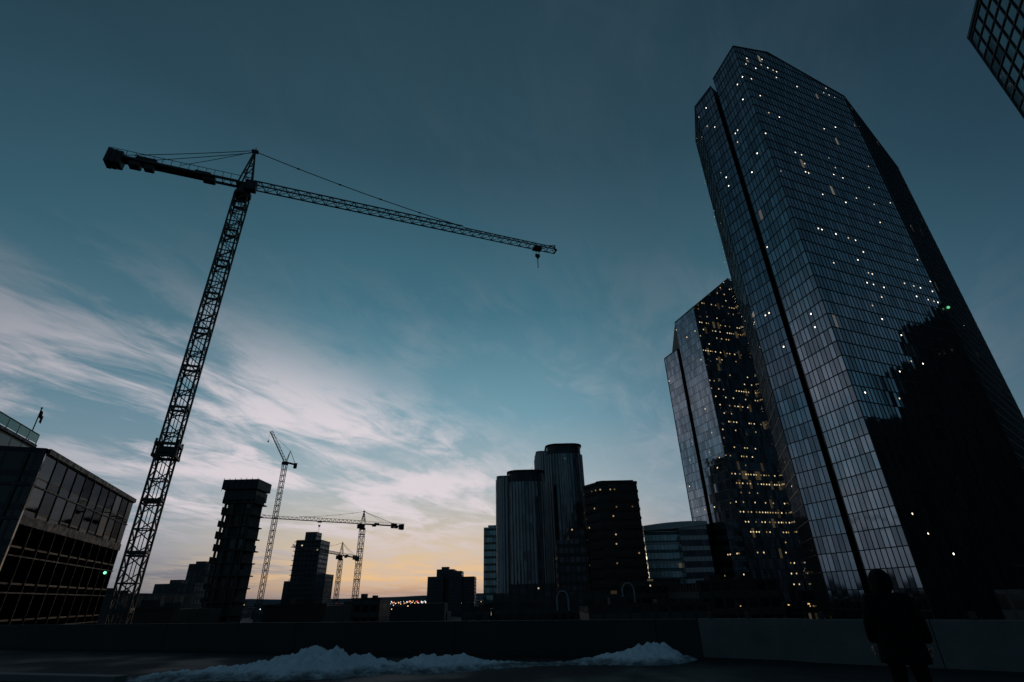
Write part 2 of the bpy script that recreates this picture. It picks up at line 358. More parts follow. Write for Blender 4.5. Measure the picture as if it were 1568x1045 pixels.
# ------------------------------------------------------------------ tower under construction
T=empty('building_under_construction')
x0,x1,y0,y1=-84.2,-76.,150.,158.
mb=MB(); mb.box(x0+.7,y0+1.,0,x1-1.4,y1-.3,CZ+31.5); mb.make('concrete_core',[M_concd],T)
M_slab=plain('raw_concrete',(.05,.046,.042),.9)
mb=MB(); z=3.2;k=0
while z<CZ+28:
    ex=random.uniform(.1,.7); ew=random.uniform(.1,.7)
    mb.box(x0-ew,y0,z,x1+ex,y1,z+.3)
    for xx in(x0+.3,(x0+x1)/2-1.5,(x0+x1)/2+1.5,x1-.5):
        mb.box(xx-.25,y0+.3,z+.3,xx+.25,y0+.8,z+3.2)
    if random.random()<.75: mb.box(x0-ew,y0-.05,z+.3,x0-ew+.1,y0+6,z+random.uniform(1.1,2.4))
    if random.random()<.75: mb.box(x1+ex-.1,y0-.05,z+.3,x1+ex,y0+6,z+random.uniform(1.1,2.4))
    mb.box(x1-1.35,y0+random.uniform(1.5,3),z+.3,x1-.1-random.random()*.5,y0+7.6,z+3.2)
    z+=3.2
mb.make('floor_slabs',[M_slab],T)
mb=MB(); mb.box(x0-1.4,y0-.6,CZ+29.9,x1+.8,y1,CZ+32.6)
mb.box(x0-.7,y0+.2,CZ+27.,x1+.3,y1-.4,CZ+29.6)
for k in range(7):
    xx=x0-1.3+k*1.65; mb.box(xx,y0-.7,CZ+29.4,xx+.12,y0-.61,CZ+33.0)
mb.box(x0+2,y0+3,CZ+32.6,x0+5,y0+6,CZ+33.2)
mb.make('climbing_formwork',[M_dark],T)
mb=MB(); z=3.2
while z<CZ+25:
    for xx in(x0+1.4,x0+3.6,x0+5.7):
        if random.random()<.75: mb.box(xx,y0+.85,z+.4,xx+random.uniform(1.2,1.8),y0+.95,z+3.1)
    z+=3.2
mb.make('infill_panels',[F_leftd],T)

# ------------------------------------------------------------------ left glass building
T=empty('glass_office_building')
hz=CZ+16
LC=(-54.5,57.6);LD=(-66.4,90.);LN=(-92.,44.);LF=(-104.,77.)
mb=MB(); mb.prism(ensure_ccw([LC,LD,LF,LN]),0,CZ+9.2,mi=0,top=0); mb.make('painted_reflection_floors',[F_leftm],T)  # lower storeys: darker glass colour stands in for reflected buildings
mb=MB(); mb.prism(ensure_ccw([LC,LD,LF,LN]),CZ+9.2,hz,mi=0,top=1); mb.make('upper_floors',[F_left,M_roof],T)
mb=MB()
ln=unit(LC,LD); nn=(ln[1],-ln[0])
L=math.hypot(LD[0]-LC[0],LD[1]-LC[1])
for k in range(int(L/3.2)+1):
    p_=(LC[0]+ln[0]*k*3.2+nn[0]*.05,LC[1]+ln[1]*k*3.2+nn[1]*.05); mb.beam((*p_,0),(*p_,hz),.10,.1,up=(nn[0],nn[1],0))
for k in range(9):
    z=3.6*k+2.8; a=(LC[0]+nn[0]*.08,LC[1]+nn[1]*.08); b=(LD[0]+nn[0]*.08,LD[1]+nn[1]*.08); mb.beam((*a,z),(*b,z),.14,.14 if k!=6 else 1.0)
mb.beam((LC[0],LC[1],hz+.3),(LD[0],LD[1],hz+.3),.7,.6); mb.beam((LC[0],LC[1],hz+.3),(LN[0],LN[1],hz+.3),.7,.6)
mb.make('frame',[M_dark],T)
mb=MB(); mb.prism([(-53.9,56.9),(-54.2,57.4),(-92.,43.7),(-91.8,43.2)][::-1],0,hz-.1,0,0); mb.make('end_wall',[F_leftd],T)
mb=MB()
for k in range(13):
    t=(k+.5)/13; p_=lerp((-53.9,56.8),(-91.8,43.1),t); mb.beam((*p_,0),(*p_,hz-.2),.25,.3)
for k in range(8): mb.beam((-53.9,56.75,3.6*k+2.8),(-91.8,43.05,3.6*k+2.8),.2,.35)
mb.make('end_wall_frame',[M_steel],T)
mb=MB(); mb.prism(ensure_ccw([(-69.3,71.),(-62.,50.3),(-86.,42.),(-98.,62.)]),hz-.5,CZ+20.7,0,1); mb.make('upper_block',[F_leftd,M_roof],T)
mb=MB(); ua=(-69.3,71.);ub=(-62.,50.3)
mb.beam((*ua,CZ+20.9),(*ub,CZ+20.9),.5,.4)
mb.make('upper_cornice',[M_dark],T)
mb=MB(); mb.beam((*ua,CZ+21.9),(*ub,CZ+21.9),.06,1.1); mb.make('glass_guardrail',[plain('rail_glass',(.08,.17,.15),.15,metal=.6,spec=.5)],T)
mb=MB()
for k in range(9):
    t=k/8; p_=lerp(ua,ub,t); mb.beam((*p_,CZ+21.),(*p_,CZ+22.6),.1)
mb.beam((*ua,CZ+22.55),(*ub,CZ+22.55),.12); mb.make('rail_posts',[M_dark],T)
g_=MB(); g_.ball((-62.2,82.9,CZ+4.6),.2); g_.make('green_sign_lamp',[glow('green_lamp',(.2,1,.5),2.)],T)
T=empty('flagpole_with_flag')
mb=MB(); mb.beam((-70.,70.4,hz),(-70.,70.4,CZ+26.4),.12); mb.ball((-70,70.4,CZ+26.5),.14); mb.make('pole',[M_dark],T)
mb=MB(); n=8
for i in range(n):
    xa,xb=i/n,(i+1)/n
    f=lambda t,h:(-70+.95*t*.9,70.4+.25*math.sin(t*6),CZ+26.2-h-t*1.1)
    mb.face([f(xa,0),f(xb,0),f(xb,1.1),f(xa,1.1)])
mb.make('flag',[plain('flag_cloth',(.12,.03,.03),.9)],T)

# ------------------------------------------------------------------ cranes
def lattice(mb,p,q,w,h,seg,chord,br,tri=False,xb=False):
    p=Vector(p);q=Vector(q);d=(q-p);L=d.length;d.normalize()
    up=Vector((0,0,1))
    if abs(d.z)>.95: up=Vector(MASTUP)
    a=d.cross(up).normalized();b=a.cross(d).normalized()
    cs=[a*-w/2,a*w/2,b*h] if tri else [a*-w/2-b*h/2,a*w/2-b*h/2,a*w/2+b*h/2,a*-w/2+b*h/2]
    n=max(1,round(L/seg))
    for c in cs: mb.beam(p+c,q+c,chord)
    m=len(cs)
    for i in range(n):
        s0=p+d*L*i/n; s1=p+d*L*(i+1)/n; sm=(s0+s1)/2
        for j in range(m):
            c0=cs[j];c1=cs[(j+1)%m]
            if tri and j==0: mb.beam(s0+c0,s0+c1,br); mb.beam(s0+c0,s1+c1,br); continue
            if tri:
                lo,hi=(c0,c1) if j==1 else (c1,c0)
                mb.beam(s0+lo,sm+hi,br); mb.beam(sm+hi,s1+lo,br)
            else:
                mb.beam(s0+c0,s0+c1,br*1.2)
                mb.beam(s0+c0,sm+c1,br); mb.beam(sm+c1,s1+c0,br)
MASTUP=(1,0,0)
def catenary(mb,a,b,sag,w,n=8):
    a=Vector(a);b=Vector(b);pr=a
    for i in range(1,n+1):
        t=i/n;p_=a.lerp(b,t);p_.z-=sag*4*t*(1-t); mb.beam(pr,p_,w); pr=p_
def hammer(base,zs,za,jd,jl,cl,w=1.6,jw=1.2,jh=1.25,s=1.,detail=True,trolley=.93,hookd=3.):
    global MASTUP
    T=empty('tower_crane'); j=Vector((*jd,0)).normalized(); MASTUP=tuple(j); x,y=base; sd=Vector((-j.y,j.x,0))
    ch=.2*s; br=.1*s
    mb=MB(); lattice(mb,(x,y,0),(x,y,zs-2.2*s),w,w,w*1.55,ch,br)
    z=w*3.1
    while z<zs-3*s:
        for e in(-1,1):
            c=Vector((x,y,z)); mb.beam(c+j*w/2*e-sd*w/2,c+j*w/2*e+sd*w/2,ch*1.15); mb.beam(c+sd*w/2*e-j*w/2,c+sd*w/2*e+j*w/2,ch*1.15)
        z+=w*3.1
    mb.beam((x+.2,y,0),(x+.2,y,zs-3),br*.8); mb.beam((x-.2,y,0),(x-.2,y,zs-3),br*.8)
    mb.make('mast',[M_steel],T)
    O=Vector((x,y,zs))
    mb=MB()
    mb.prism([(x+w*.7*math.cos(a*math.pi/6),y+w*.7*math.sin(a*math.pi/6)) for a in range(12)],zs-2.2*s,zs-1.6*s)
    mb.prism([(x+w*.5*math.cos(a*math.pi/6),y+w*.5*math.sin(a*math.pi/6)) for a in range(12)],zs-1.6*s,zs-.4*s)
    c=O+j*1.0*s-sd*1.15*s+Vector((0,0,-.9*s)); mb.obox(c,j,1.5*s,1.0*s,1.6*s)
    mb.obox(O+Vector((0,0,-.2*s)),j,2.2*s,w,.35*s)
    mb.make('slewing_unit_and_cab',[M_dark],T)
    mb=MB(); A=Vector((x,y,za))
    for e in(-1,1):
        mb.beam(O+sd*w*.45*e+j*w*.5,A+sd*.15*e,ch*.9); mb.beam(O+sd*w*.45*e-j*w*.5,A+sd*.15*e,ch*.9)
        for t in(.3,.6): mb.beam(O.lerp(A,t)+sd*w*.45*e*(1-t)+j*w*.5*(1-t),O.lerp(A,t)+sd*w*.45*e*(1-t)-j*w*.5*(1-t),br)
        mb.beam(O+sd*w*.45*e+j*w*.5,O.lerp(A,.3)+sd*w*.3*e-j*w*.35,br); mb.beam(O.lerp(A,.3)+sd*w*.3*e-j*w*.35,O.lerp(A,.6)+sd*w*.2*e+j*w*.2,br)
    mb.obox(A,j,.9*s,.5*s,.35*s); mb.beam(A,A+Vector((0,0,.8*s)),br)
    mb.make('apex_frame',[M_steel],T)
    mb=MB(); r0=O+j*w*.6; tip=O+j*jl
    tp=O+j*jl*.66
    lattice(mb,r0,tp,jw,jh,jh*1.35,ch*.75,br*.75,tri=True)
    lattice(mb,tp,tip,jw,jh*.75,jh*1.35,ch*.65,br*.7,tri=True)
    mb.beam(tip-sd*jw/2,tip+sd*jw/2,ch); mb.beam(tip,tip+Vector((0,0,jh*1.1)),br*1.4); mb.beam(tip+Vector((0,0,jh*1.1)),tip-j*1.6*s+Vector((0,0,jh*.7)),br)
    mb.make('jib',[M_steel],T)
    mb=MB(); catenary(mb,A,O+j*jl*.64+Vector((0,0,jh)),.5*s,.09*s)
    for t in(.2,.4,.6,.8):
        p_=A.lerp(O+j*jl*.64+Vector((0,0,jh)),t)-Vector((0,0,.5*4*s*t*(1-t))); mb.obox(p_,j,.4*s,.15*s,.18*s)
    ce=O-j*cl
    for e in(-1,1): catenary(mb,A+sd*.2*e,ce+j*cl*.12+sd*jw*.5*e+Vector((0,0,.3)),.15,.07*s)
    catenary(mb,A,O-j*cl*.5+Vector((0,0,1.2*s)),.1,.06*s)
    mb.make('tie_bars',[M_steel],T)
    mb=MB()
    for e in(-1,1):
        mb.beam(O-j*w*.5+sd*jw*.5*e,ce+sd*jw*.5*e,ch*1.1,ch*1.7)
        mb.beam(O-j*w*.5+sd*jw*.55*e+Vector((0,0,1.1*s)),ce+sd*jw*.55*e+Vector((0,0,1.1*s)),br*.6)
    n=int(cl/(1.1*s))
    for k in range(n+1):
        c=O-j*w*.5-j*(cl-w*.5)*k/n
        mb.beam(c-sd*jw*.5,c+sd*jw*.5,br)
        for e in(-1,1): mb.beam(c+sd*jw*.55*e,c+sd*jw*.55*e+Vector((0,0,1.1*s)),br*.6)
    mb.obox(O-j*cl*.6,j,cl*.6,jw*.8,.08)
    mb.make('counter_jib',[M_steel],T)
    mb=MB()
    for k in range(3): mb.obox(ce+j*(.3+k*.62)*s+Vector((0,0,-.25*s)),sd,jw*1.35,.54*s,(2.3-.15*k)*s)
    mb.obox(ce+j*3.3*s+Vector((0,0,-.55*s)),j,1.3*s,jw*.9,.8*s); mb.obox(ce+j*5.0*s+Vector((0,0,-.6*s)),j,1.1*s,jw*.7,.8*s)
    mb.obox(ce+j*4.4*s+Vector((0,0,.5*s)),j,2.4*s,jw*.7,.8*s)
    mb.obox(O-j*cl*.27+Vector((0,0,-.45*s)),j,1.5*s,jw*.8,.6*s); mb.obox(O-j*cl*.33+Vector((0,0,.4*s)),j,2.*s,jw*.6,.6*s)
    mb.make('counterweights_and_winch',[M_dark],T)
    mb=MB(); tr=O+j*jl*trolley-Vector((0,0,.25*s))
    mb.obox(tr,j,1.5*s,jw*.9,.35*s)
    for e in(-1,1): mb.beam(tr+j*.35*e*s,tr+j*.18*e*s-Vector((0,0,hookd*.4)),.05*s)
    hk=tr-Vector((0,0,hookd*.4)); mb.obox(hk-Vector((0,0,.25)),j,.8*s,.3*s,.5*s); mb.obox(hk-Vector((0,0,.6)),j,.4*s,.25*s,.4*s)
    mb.beam(hk,hk-Vector((0,0,hookd*.95)),.1*s)
    mb.make('trolley_and_hook',[M_dark],T)
    return T
T=hammer((-38.55,55),CZ+54.6,CZ+61.5,(46.4,17.5),49.8,16.9,w=1.65)
mb=MB(); x,y=-38.55,55; j=Vector((46.4,17.5,0)).normalized(); sd=Vector((-j.y,j.x,0)); z=CZ+15.3
for dz in(-.7,.6):
    for e in(-1,1):
        c=Vector((x,y,z+dz)); mb.beam(c+j*1.05*e-sd*1.15,c+j*1.05*e+sd*1.15,.25,.3); mb.beam(c+sd*1.05*e-j*1.15,c+sd*1.05*e+j*1.15,.25,.3)
for e in(-1,1):
    for f in(-1,1): mb.beam(Vector((x,y,z-.9))+j*1.05*e+sd*1.05*f,Vector((x,y,z+1.1))+j*1.05*e+sd*1.05*f,.2)
mb.obox((x,y,z),j,1.9,1.9,.12); mb.make('climbing_collar',[M_dark],T)
hammer((-66.5,230),CZ+29.8,CZ+35.,(-.8,-.6),41,19,w=1.9,jw=1.4,jh=1.3,s=1.05,trolley=.45,hookd=3)
hammer((-106.6,330),CZ+25.,CZ+32.,(-.11,-.99),58,26,w=2.1,jw=1.5,jh=1.4,s=1.3,trolley=.5,hookd=3)
T=empty('luffing_tower_crane'); MASTUP=(1,0,0)
mb=MB(); lattice(mb,(-119,260,0),(-119,260,CZ+64),1.9,1.9,2.9,.24,.13); mb.make('mast',[M_steel],T)
mb=MB(); O=Vector((-119,260,CZ+65)); tip=Vector((-127.6,255,CZ+80.)); lattice(mb,O+Vector((-.5,0,0)),tip,1.3,1.2,1.7,.2,.12,tri=True); mb.make('luffing_jib',[M_steel],T)
mb=MB(); mb.obox(O-Vector((0,0,.6)),(1,.5,0),3.2,2.4,1.2); cj=Vector((-114.6,262.5,CZ+64.2)); mb.beam(O,cj,1.6,.6); mb.obox(cj+Vector((0,0,-.6)),(.5,-1,0),2.4,1.6,2.4)
A=Vector((-117.6,260.6,CZ+71)); mb.beam(O+Vector((.6,.3,0)),A,.3); mb.beam(cj,A,.2); mb.beam(O,A,.25)
mb.make('machinery_deck',[M_dark],T)
mb=MB(); catenary(mb,A,tip,.1,.1); mb.beam(tip,tip-Vector((0,0,5)),.08); mb.obox(tip-Vector((0,0,5.2)),(1,0,0),.6,.4,.8); mb.make('cables',[M_dark],T)

# ------------------------------------------------------------------ ground, distant land, city
mb=MB(); mb.face([(-9000,-9000,0),(9000,-9000,0),(9000,9000,0),(-9000,9000,0)]); mb.make('ground',[M_ground],None)
mb=MB(); R=7000
n=160; prv=None
for k in range(n+1):
    a=math.radians(-70+140*k/n); h=30+38*mnoise.noise(Vector((a*4,1.3,0)))+12*mnoise.noise(Vector((a*17,5,0)))
    x,y=R*math.sin(a),R*math.cos(a)
    cur=((x*.93,y*.93,-1),(x,y,max(h,8)+CZ+12),(x*1.2,y*1.2,max(h,8)+CZ))
    if prv:
        for i in range(2): mb.face([prv[i],cur[i],cur[i+1],prv[i+1]])
    prv=cur
mb.make('hills',[M_hill],None,True)
mb=MB(); rr=random.Random(3)
for k in range(1500):
    y=rr.uniform(420,3600); x=y*rr.uniform(-1.,1.1)
    if -260<x<-130 and y<460: continue
    w,d=rr.uniform(8,28),rr.uniform(8,28); h=rr.uniform(4,9)+(rr.random()<.06)*rr.uniform(4,8)
    mb.box(x,y,0,x+w,y+d,h)
mb.make('distant_city_buildings',[M_city])
mb=MB(); ml=[glow('sodium_lamp',(1,.6,.25),1.8),glow('white_lamp',(.8,.9,1),1.8),glow('red_lamp',(1,.12,.08),1.6)]
for k in range(230):
    y=rr.uniform(380,2600); x=y*(rr.uniform(-.29,-.13) if k<150 else rr.uniform(-.6,.3)); r=.00085*y*rr.uniform(.5,1.25)
    mb.ball((x,y,rr.uniform(7,12.5)),r,mi=0 if rr.random()<.5 else (1 if rr.random()<.8 else 2),seg=6,rings=4)
mb.make('distant_street_lights',ml)
M_lamp=glow('warm_street_lamp',(1,.6,.2),1.0)
for x,y,z,r in((53.5,113,13.2,.2),(57.5,113,13.3,.24),(44,113,13.2,.14)):
    T=empty('street_lamp')
    mb=MB(); mb.ball((x,y,z),r,sc=(1,1,.5)); mb.make('lamp_head',[M_lamp],T)
    mb=MB(); mb.beam((x,y+2.5,0),(x,y+2.5,z+.4),.14); mb.beam((x,y+2.5,z+.4),(x,y,z+.25),.1); mb.make('pole',[M_dark],T)
def low(name,x0,y0,x1,y1,h,mat,extra=True):
    T=empty(name); mb=MB(); mb.box(x0,y0,0,x1,y1,CZ+h); mb.make('walls',[mat],T)
    if extra:
        mb=MB(); w=x1-x0
        mb.box(x0-.2,y0-.2,CZ+h,x1+.2,y0+.3,CZ+h+.6); mb.box(x0+w*.2,y0+3,CZ+h,x0+w*.35,y0+7,CZ+h+2.); mb.box(x0+w*.6,y0+4,CZ+h,x0+w*.72,y0+8,CZ+h+1.4); mb.make('roof_plant',[M_concd],T)
low('low_brick_building',-88,125,-76,145,-.8,M_brick)
low('low_brick_building',-74,165,-56,190,-1.,M_brick)
low('low_brick_building',-60,205,-50,222,.4,F_pod)
low('low_office_building',-130,140,-98,170,3.0,F_far)
low('low_office_building',-46,150,-20,175,-8.6,F_pod)
low('low_office_building',-16,160,-8,190,-3.,F_far)
low('low_office_building',16,130,44,150,-2.4,F_pod)
low('low_office_building',48,150,70,180,2.5,F_pod)
low('street_level_pavilion',84,80,118,100,-.5,F_pod)
M_road=plain('road_asphalt',(.045,.046,.048),.7,scale=.3); M_paint=plain('road_paint',(.5,.5,.5),.7); M_side=plain('pavement_concrete',(.12,.12,.12),.85,scale=.5)
mb=MB(); mb.box(-300,104,0.,300,118,.004); mb.make('road',[M_road])
mb=MB()
for k in range(60): mb.box(-295+k*10,110.9,.004,-290+k*10,111.1,.008)
mb.make('road_markings',[M_paint])
mb=MB(); mb.box(-300,118,0,78,121,.13); mb.box(-300,101,0,300,104,.13); mb.make('pavement',[M_side])

# ------------------------------------------------------------------ parking deck, parapet, snow
def deckmat():
    mt=bpy.data.materials.new('deck_concrete'); mt.use_nodes=True; g=G(mt.node_tree)
    tc=g.n('ShaderNodeTexCoord').outputs['Object']
    nz=g.noise(tc,.35,5,.6); n2=g.noise(tc,14.,5,.7)
    b=g.n('ShaderNodeBsdfPrincipled')
    col=g.mix(nz,(.008,.009,.010,1),(.035,.037,.038,1)); col=g.mix(g.ss(n2,.62,.75),col,(.07,.08,.08,1))
    g.put(b.inputs['Base Color'],col); g.put(b.inputs['Roughness'],g.ss(nz,.4,.6,.6,.95)); b.inputs['Specular IOR Level'].default_value=.12
    bp=g.n('ShaderNodeBump'); bp.inputs['Strength'].default_value=.4; bp.inputs['Distance'].default_value=.02; g.put(bp.inputs['Height'],n2); g.put(b.inputs['Normal'],bp.outputs[0])
    o=g.n('ShaderNodeOutputMaterial'); g.put(o.inputs[0],b.outputs[0]); return mt
M_deck=deckmat()
wl=[(-48,34.2),(4.85,15.6),(6.55,14.55),(6.95,13.95),(10.2,11.5),(24,1.0)]
mb=MB(); mb.prism(ensure_ccw([(-48,-30)]+[(p[0]+.05,p[1]+.05) for p in wl]+[(24,-30)]),DECK-1,DECK,0,0); mb.make('parking_deck',[M_deck])
T=empty('parking_garage'); mb=MB(); mb.prism(ensure_ccw([(-47.5,-30)]+[(p[0]-.1,p[1]-.1) for p in wl]+[(23.5,-30)]),0,DECK-1.01,0,0); mb.make('structure',[M_concd],T)
T=empty('concrete_parapet_wall')
WT=CZ-.62
def wallseg(mb,a,b,th,z0,z1):
    d=unit(a,b); n=(d[1],-d[0])
    n=(-n[0],-n[1]) if n[1]<0 else n
    q=[a,b,(b[0]+n[0]*th,b[1]+n[1]*th),(a[0]+n[0]*th,a[1]+n[1]*th)]
    mb.prism(ensure_ccw(q),z0,z1)
mb=MB()
d=unit(wl[0],wl[1]); L=math.hypot(wl[1][0]-wl[0][0],wl[1][1]-wl[0][1]); k=0;t=0
while t<L:
    t2=min(t+6.1,L); a=(wl[0][0]+d[0]*t,wl[0][1]+d[1]*t); b=(wl[0][0]+d[0]*(t2-.03),wl[0][1]+d[1]*(t2-.03))
    wallseg(mb,a,b,.22,DECK,WT); t=t2
mb.make('long_panels',[plain('old_concrete',(.022,.024,.023),.9,var=.35,scale=.5,bump=.3)],T)
mb=MB(); wallseg(mb,wl[1],wl[2],.24,DECK,WT+.01); wallseg(mb,wl[2],wl[3],.24,DECK,WT+.012)
d=unit(wl[3],wl[5]); L=math.hypot(wl[5][0]-wl[3][0],wl[5][1]-wl[3][1]);t=0
while t<L:
    t2=min(t+2.4,L); a=(wl[3][0]+d[0]*t,wl[3][1]+d[1]*t); b=(wl[3][0]+d[0]*(t2-.02),wl[3][1]+d[1]*(t2-.02)); wallseg(mb,a,b,.24,DECK,WT+.005); t=t2
mb.make('short_panels',[M_conc],T)
mb=MB()
for a,b in((wl[1],wl[2]),(wl[3],wl[5])):
    L=math.hypot(b[0]-a[0],b[1]-a[1]); d=unit(a,b); t=.3
    while t<L:
        p_=(a[0]+d[0]*t+.08,a[1]+d[1]*t+.1); mb.beam((*p_,WT-.02),(*p_,WT+.16),.1); t+=.95
mb.make('rail_stubs',[M_dark],T)
T=empty('deck_kerb'); mb=MB(); mb.prism(ensure_ccw([(-16,15.2),(-8.9,13.1),(-8.8,13.4),(-15.9,15.5)]),DECK,DECK+.13); mb.make('kerb',[M_conc],T)
def snowmat():
    mt=bpy.data.materials.new('old_snow'); mt.use_nodes=True; g=G(mt.node_tree)
    tc=g.n('ShaderNodeTexCoord').outputs['Object']
    nz=g.noise(tc,2.2,7,.75); b=g.n('ShaderNodeBsdfPrincipled')
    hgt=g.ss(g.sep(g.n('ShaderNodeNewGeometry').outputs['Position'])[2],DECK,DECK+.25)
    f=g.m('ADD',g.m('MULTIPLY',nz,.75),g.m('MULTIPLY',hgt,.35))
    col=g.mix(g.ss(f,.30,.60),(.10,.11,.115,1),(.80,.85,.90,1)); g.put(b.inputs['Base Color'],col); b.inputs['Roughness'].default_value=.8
    bp=g.n('ShaderNodeBump'); bp.inputs['Strength'].default_value=.9; bp.inputs['Distance'].default_value=.07; g.put(bp.inputs['Height'],g.noise(tc,10.,8,.75)); g.put(b.inputs['Normal'],bp.outputs[0])
    o=g.n('ShaderNodeOutputMaterial'); g.put(o.inputs[0],b.outputs[0]); return mt
prof=[(-9.4,.0),(-8.6,.11),(-7.6,.16),(-6.6,.18),(-5.9,.30),(-5.2,.43),(-4.2,.40),(-3.6,.25),(-3.,.16),(-2.4,.25),(-1.4,.24),(-.6,.11),(.4,.05),(1.2,.06),(2.,.12),(2.6,.23),(3.2,.34),(3.8,.29),(4.3,.11),(4.7,.0)]
def H(x):
    for (a,ha),(b,hb) in zip(prof,prof[1:]):
        if a<=x<=b: return ha+(hb-ha)*(x-a)/(b-a)
    return 0
mb=MB(); nx,ny=460,100
for i in range(nx+1):
    x=-9.6+14.4*i/nx
    yc=13.7+(x+9.4)*.125
    for jv in range(ny+1):
        yy=-1.4+2.7*jv/ny
        wdt=.55+.9*H(x)
        h=H(x)*1.1*math.exp(-(abs(yy)/wdt)**2.4)
        n1_=mnoise.fractal(Vector((x*1.6,(yc+yy)*1.6,3.)),1.,2.1,3)
        n2_=mnoise.fractal(Vector((x*5,(yc+yy)*5,8.)),.9,2.1,4)
        h=h*(1+.45*n1_+.26*n2_)+.03*mnoise.fractal(Vector((x*9,(yc+yy)*9,1.)),.8,2.,3)-.045
        mb.v.append((x,yc+yy,DECK+max(h,-.05)))
for i in range(nx):
    for jv in range(ny):
        a=i*(ny+1)+jv; q=(a,a+ny+1,a+ny+2,a+1)
        if all(mb.v[k][2]<DECK-.02 for k in q): continue
        mb.f.append(q); mb.uv.append([(0,0)]*4); mb.mi.append(0)
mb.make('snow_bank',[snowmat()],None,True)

# ------------------------------------------------------------------ person in hooded coat
def skin(name,verts,edges,rad,mat,parent,sub=2,root=0):
    me=bpy.data.meshes.new(name); me.from_pydata(verts,edges,[]); me.update()
    o=bpy.data.objects.new(name,me); sc.collection.objects.link(o); o.parent=parent
    md=o.modifiers.new('skin','SKIN'); md.use_smooth_shade=True
    for i,r in enumerate(rad):
        sv=me.skin_vertices[0].data[i]; sv.radius=(r,r) if not isinstance(r,tuple) else r; sv.use_root=(i==root)
    s=o.modifiers.new('sub','SUBSURF'); s.levels=sub; s.render_levels=sub
    me.materials.append(mat); return o
PR=empty('person_in_hooded_coat')
V=[(0,0,.92),(0,0,1.08),(0,.0,1.25),(0,0,1.38),(0,0,1.46),
   (.1,0,.86),(.13,.03,.5),(.14,0,.1),(-.1,0,.86),(-.12,-.02,.5),(-.13,-.04,.1),
   (.19,0,1.37),(.27,-.02,1.12),(.31,.05,.88),(-.19,0,1.37),(-.26,-.02,1.12),(-.28,.06,.88)]
E=[(0,1),(1,2),(2,3),(3,4),(0,5),(5,6),(6,7),(0,8),(8,9),(9,10),(3,11),(11,12),(12,13),(3,14),(14,15),(15,16)]
Rr=[(.20,.17),(.19,.16),(.21,.16),(.17,.13),.09,.13,.09,.065,.13,.09,.065,.105,.085,.06,.105,.085,.06]
skin('body_and_coat',V,E,Rr,M_cloth,PR)
mb=MB(); ring=lambda z,rx,ry:[(rx*math.cos(2*math.pi*k/24)*(1+.03*math.sin(5*k)),ry*math.sin(2*math.pi*k/24),z) for k in range(24)]
rs=[ring(.68,.27,.22),ring(.8,.265,.21),ring(.95,.25,.20),ring(1.1,.235,.19),ring(1.25,.235,.18),ring(1.38,.19,.14)]
for a,b in zip(rs,rs[1:]):
    for k in range(24): mb.face([a[k],a[(k+1)%24],b[(k+1)%24],b[k]])
mb.make('coat_hem',[M_cloth],PR,True)
mb=MB(); mb.ball((0,.01,1.585),.1,seg=20,rings=14,sc=(.8,.95,1.2)); mb.ball((0,.11,1.575),.016,seg=8,rings=6,sc=(.8,1.2,1.5))
mb.ball((.079,.01,1.58),.028,seg=8,rings=6,sc=(.35,.7,1)); mb.ball((-.079,.01,1.58),.028,seg=8,rings=6,sc=(.35,.7,1)); mb.ball((0,.093,1.53),.02,seg=8,rings=5,sc=(1.3,.5,.35))
mb.make('head',[M_skin],PR,True)
mb=MB()
for e in(-1,1): mb.ball((.03*e,.095,1.6),.011,seg=8,rings=6)
mb.make('eyes',[M_dark],PR,True)
mb=MB()
n=22;m_=12
for i in range(n):
    for k in range(m_):
        def hp(i,k):
            a=-math.pi*.5+ (i/n*2-1)*math.pi*.80; t=k/m_*math.pi*.93
            r=.142+.012*math.sin(3*a)
            return (r*math.sin(t)*math.cos(a)*.92, .0+r*1.05*math.sin(t)*math.sin(a), 1.585+.155*math.cos(t)*(1.05))
        mb.face([hp(i,k),hp(i+1,k),hp(i+1,k+1),hp(i,k+1)])
mb.make('hood',[M_cloth],PR,True)
def hand(sx,w):
    x,y,z=w; vs=[(x,y,z),(x+.005*sx,y+.01,z-.05),(x+.006*sx,y+.018,z-.085)]; es=[(0,1),(1,2)]; rd=[.026,(.018,.04),(.016,.038)]
    skin('palm_'+('r' if sx>0 else 'l'),vs,es,rd,M_skin,PR)
    for k,(dy,l) in enumerate(((.045,.07),(.027,.082),(.006,.077),(-.014,.06))):
        b=(x+.004*sx,y+dy,z-.075); vs=[b,(b[0]-.004*sx,b[1]+.004,b[2]-l*.5),(b[0]-.016*sx,b[1]+.01,b[2]-l*.8),(b[0]-.03*sx,b[1]+.013,b[2]-l)]
        skin(f'finger_{k+1}_'+('r' if sx>0 else 'l'),vs,[(0,1),(1,2),(2,3)],[.009,.009,.008,.007],M_skin,PR,1)
    b=(x-.002*sx,y+.03,z-.02); skin('thumb_'+('r' if sx>0 else 'l'),[b,(b[0]-.012*sx,b[1]+.03,b[2]-.03),(b[0]-.02*sx,b[1]+.035,b[2]-.06)],[(0,1),(1,2)],[.012,.01,.008],M_skin,PR,1)
hand(1,(.315,.06,.86)); hand(-1,(-.285,.07,.86))
for sx,fy in((1,0),(-1,-.04)):
    skin('boot_'+('r' if sx>0 else 'l'),[(.135*sx,fy,.12),(.135*sx,fy-.02,.05),(.145*sx,fy+.1,.045),(.15*sx,fy+.19,.035)],[(0,1),(1,2),(2,3)],[.065,.055,.05,.04],M_dark,PR)
PR.location=(4.78,7.4,DECK); PR.rotation_euler=(0,0,math.radians(-25))

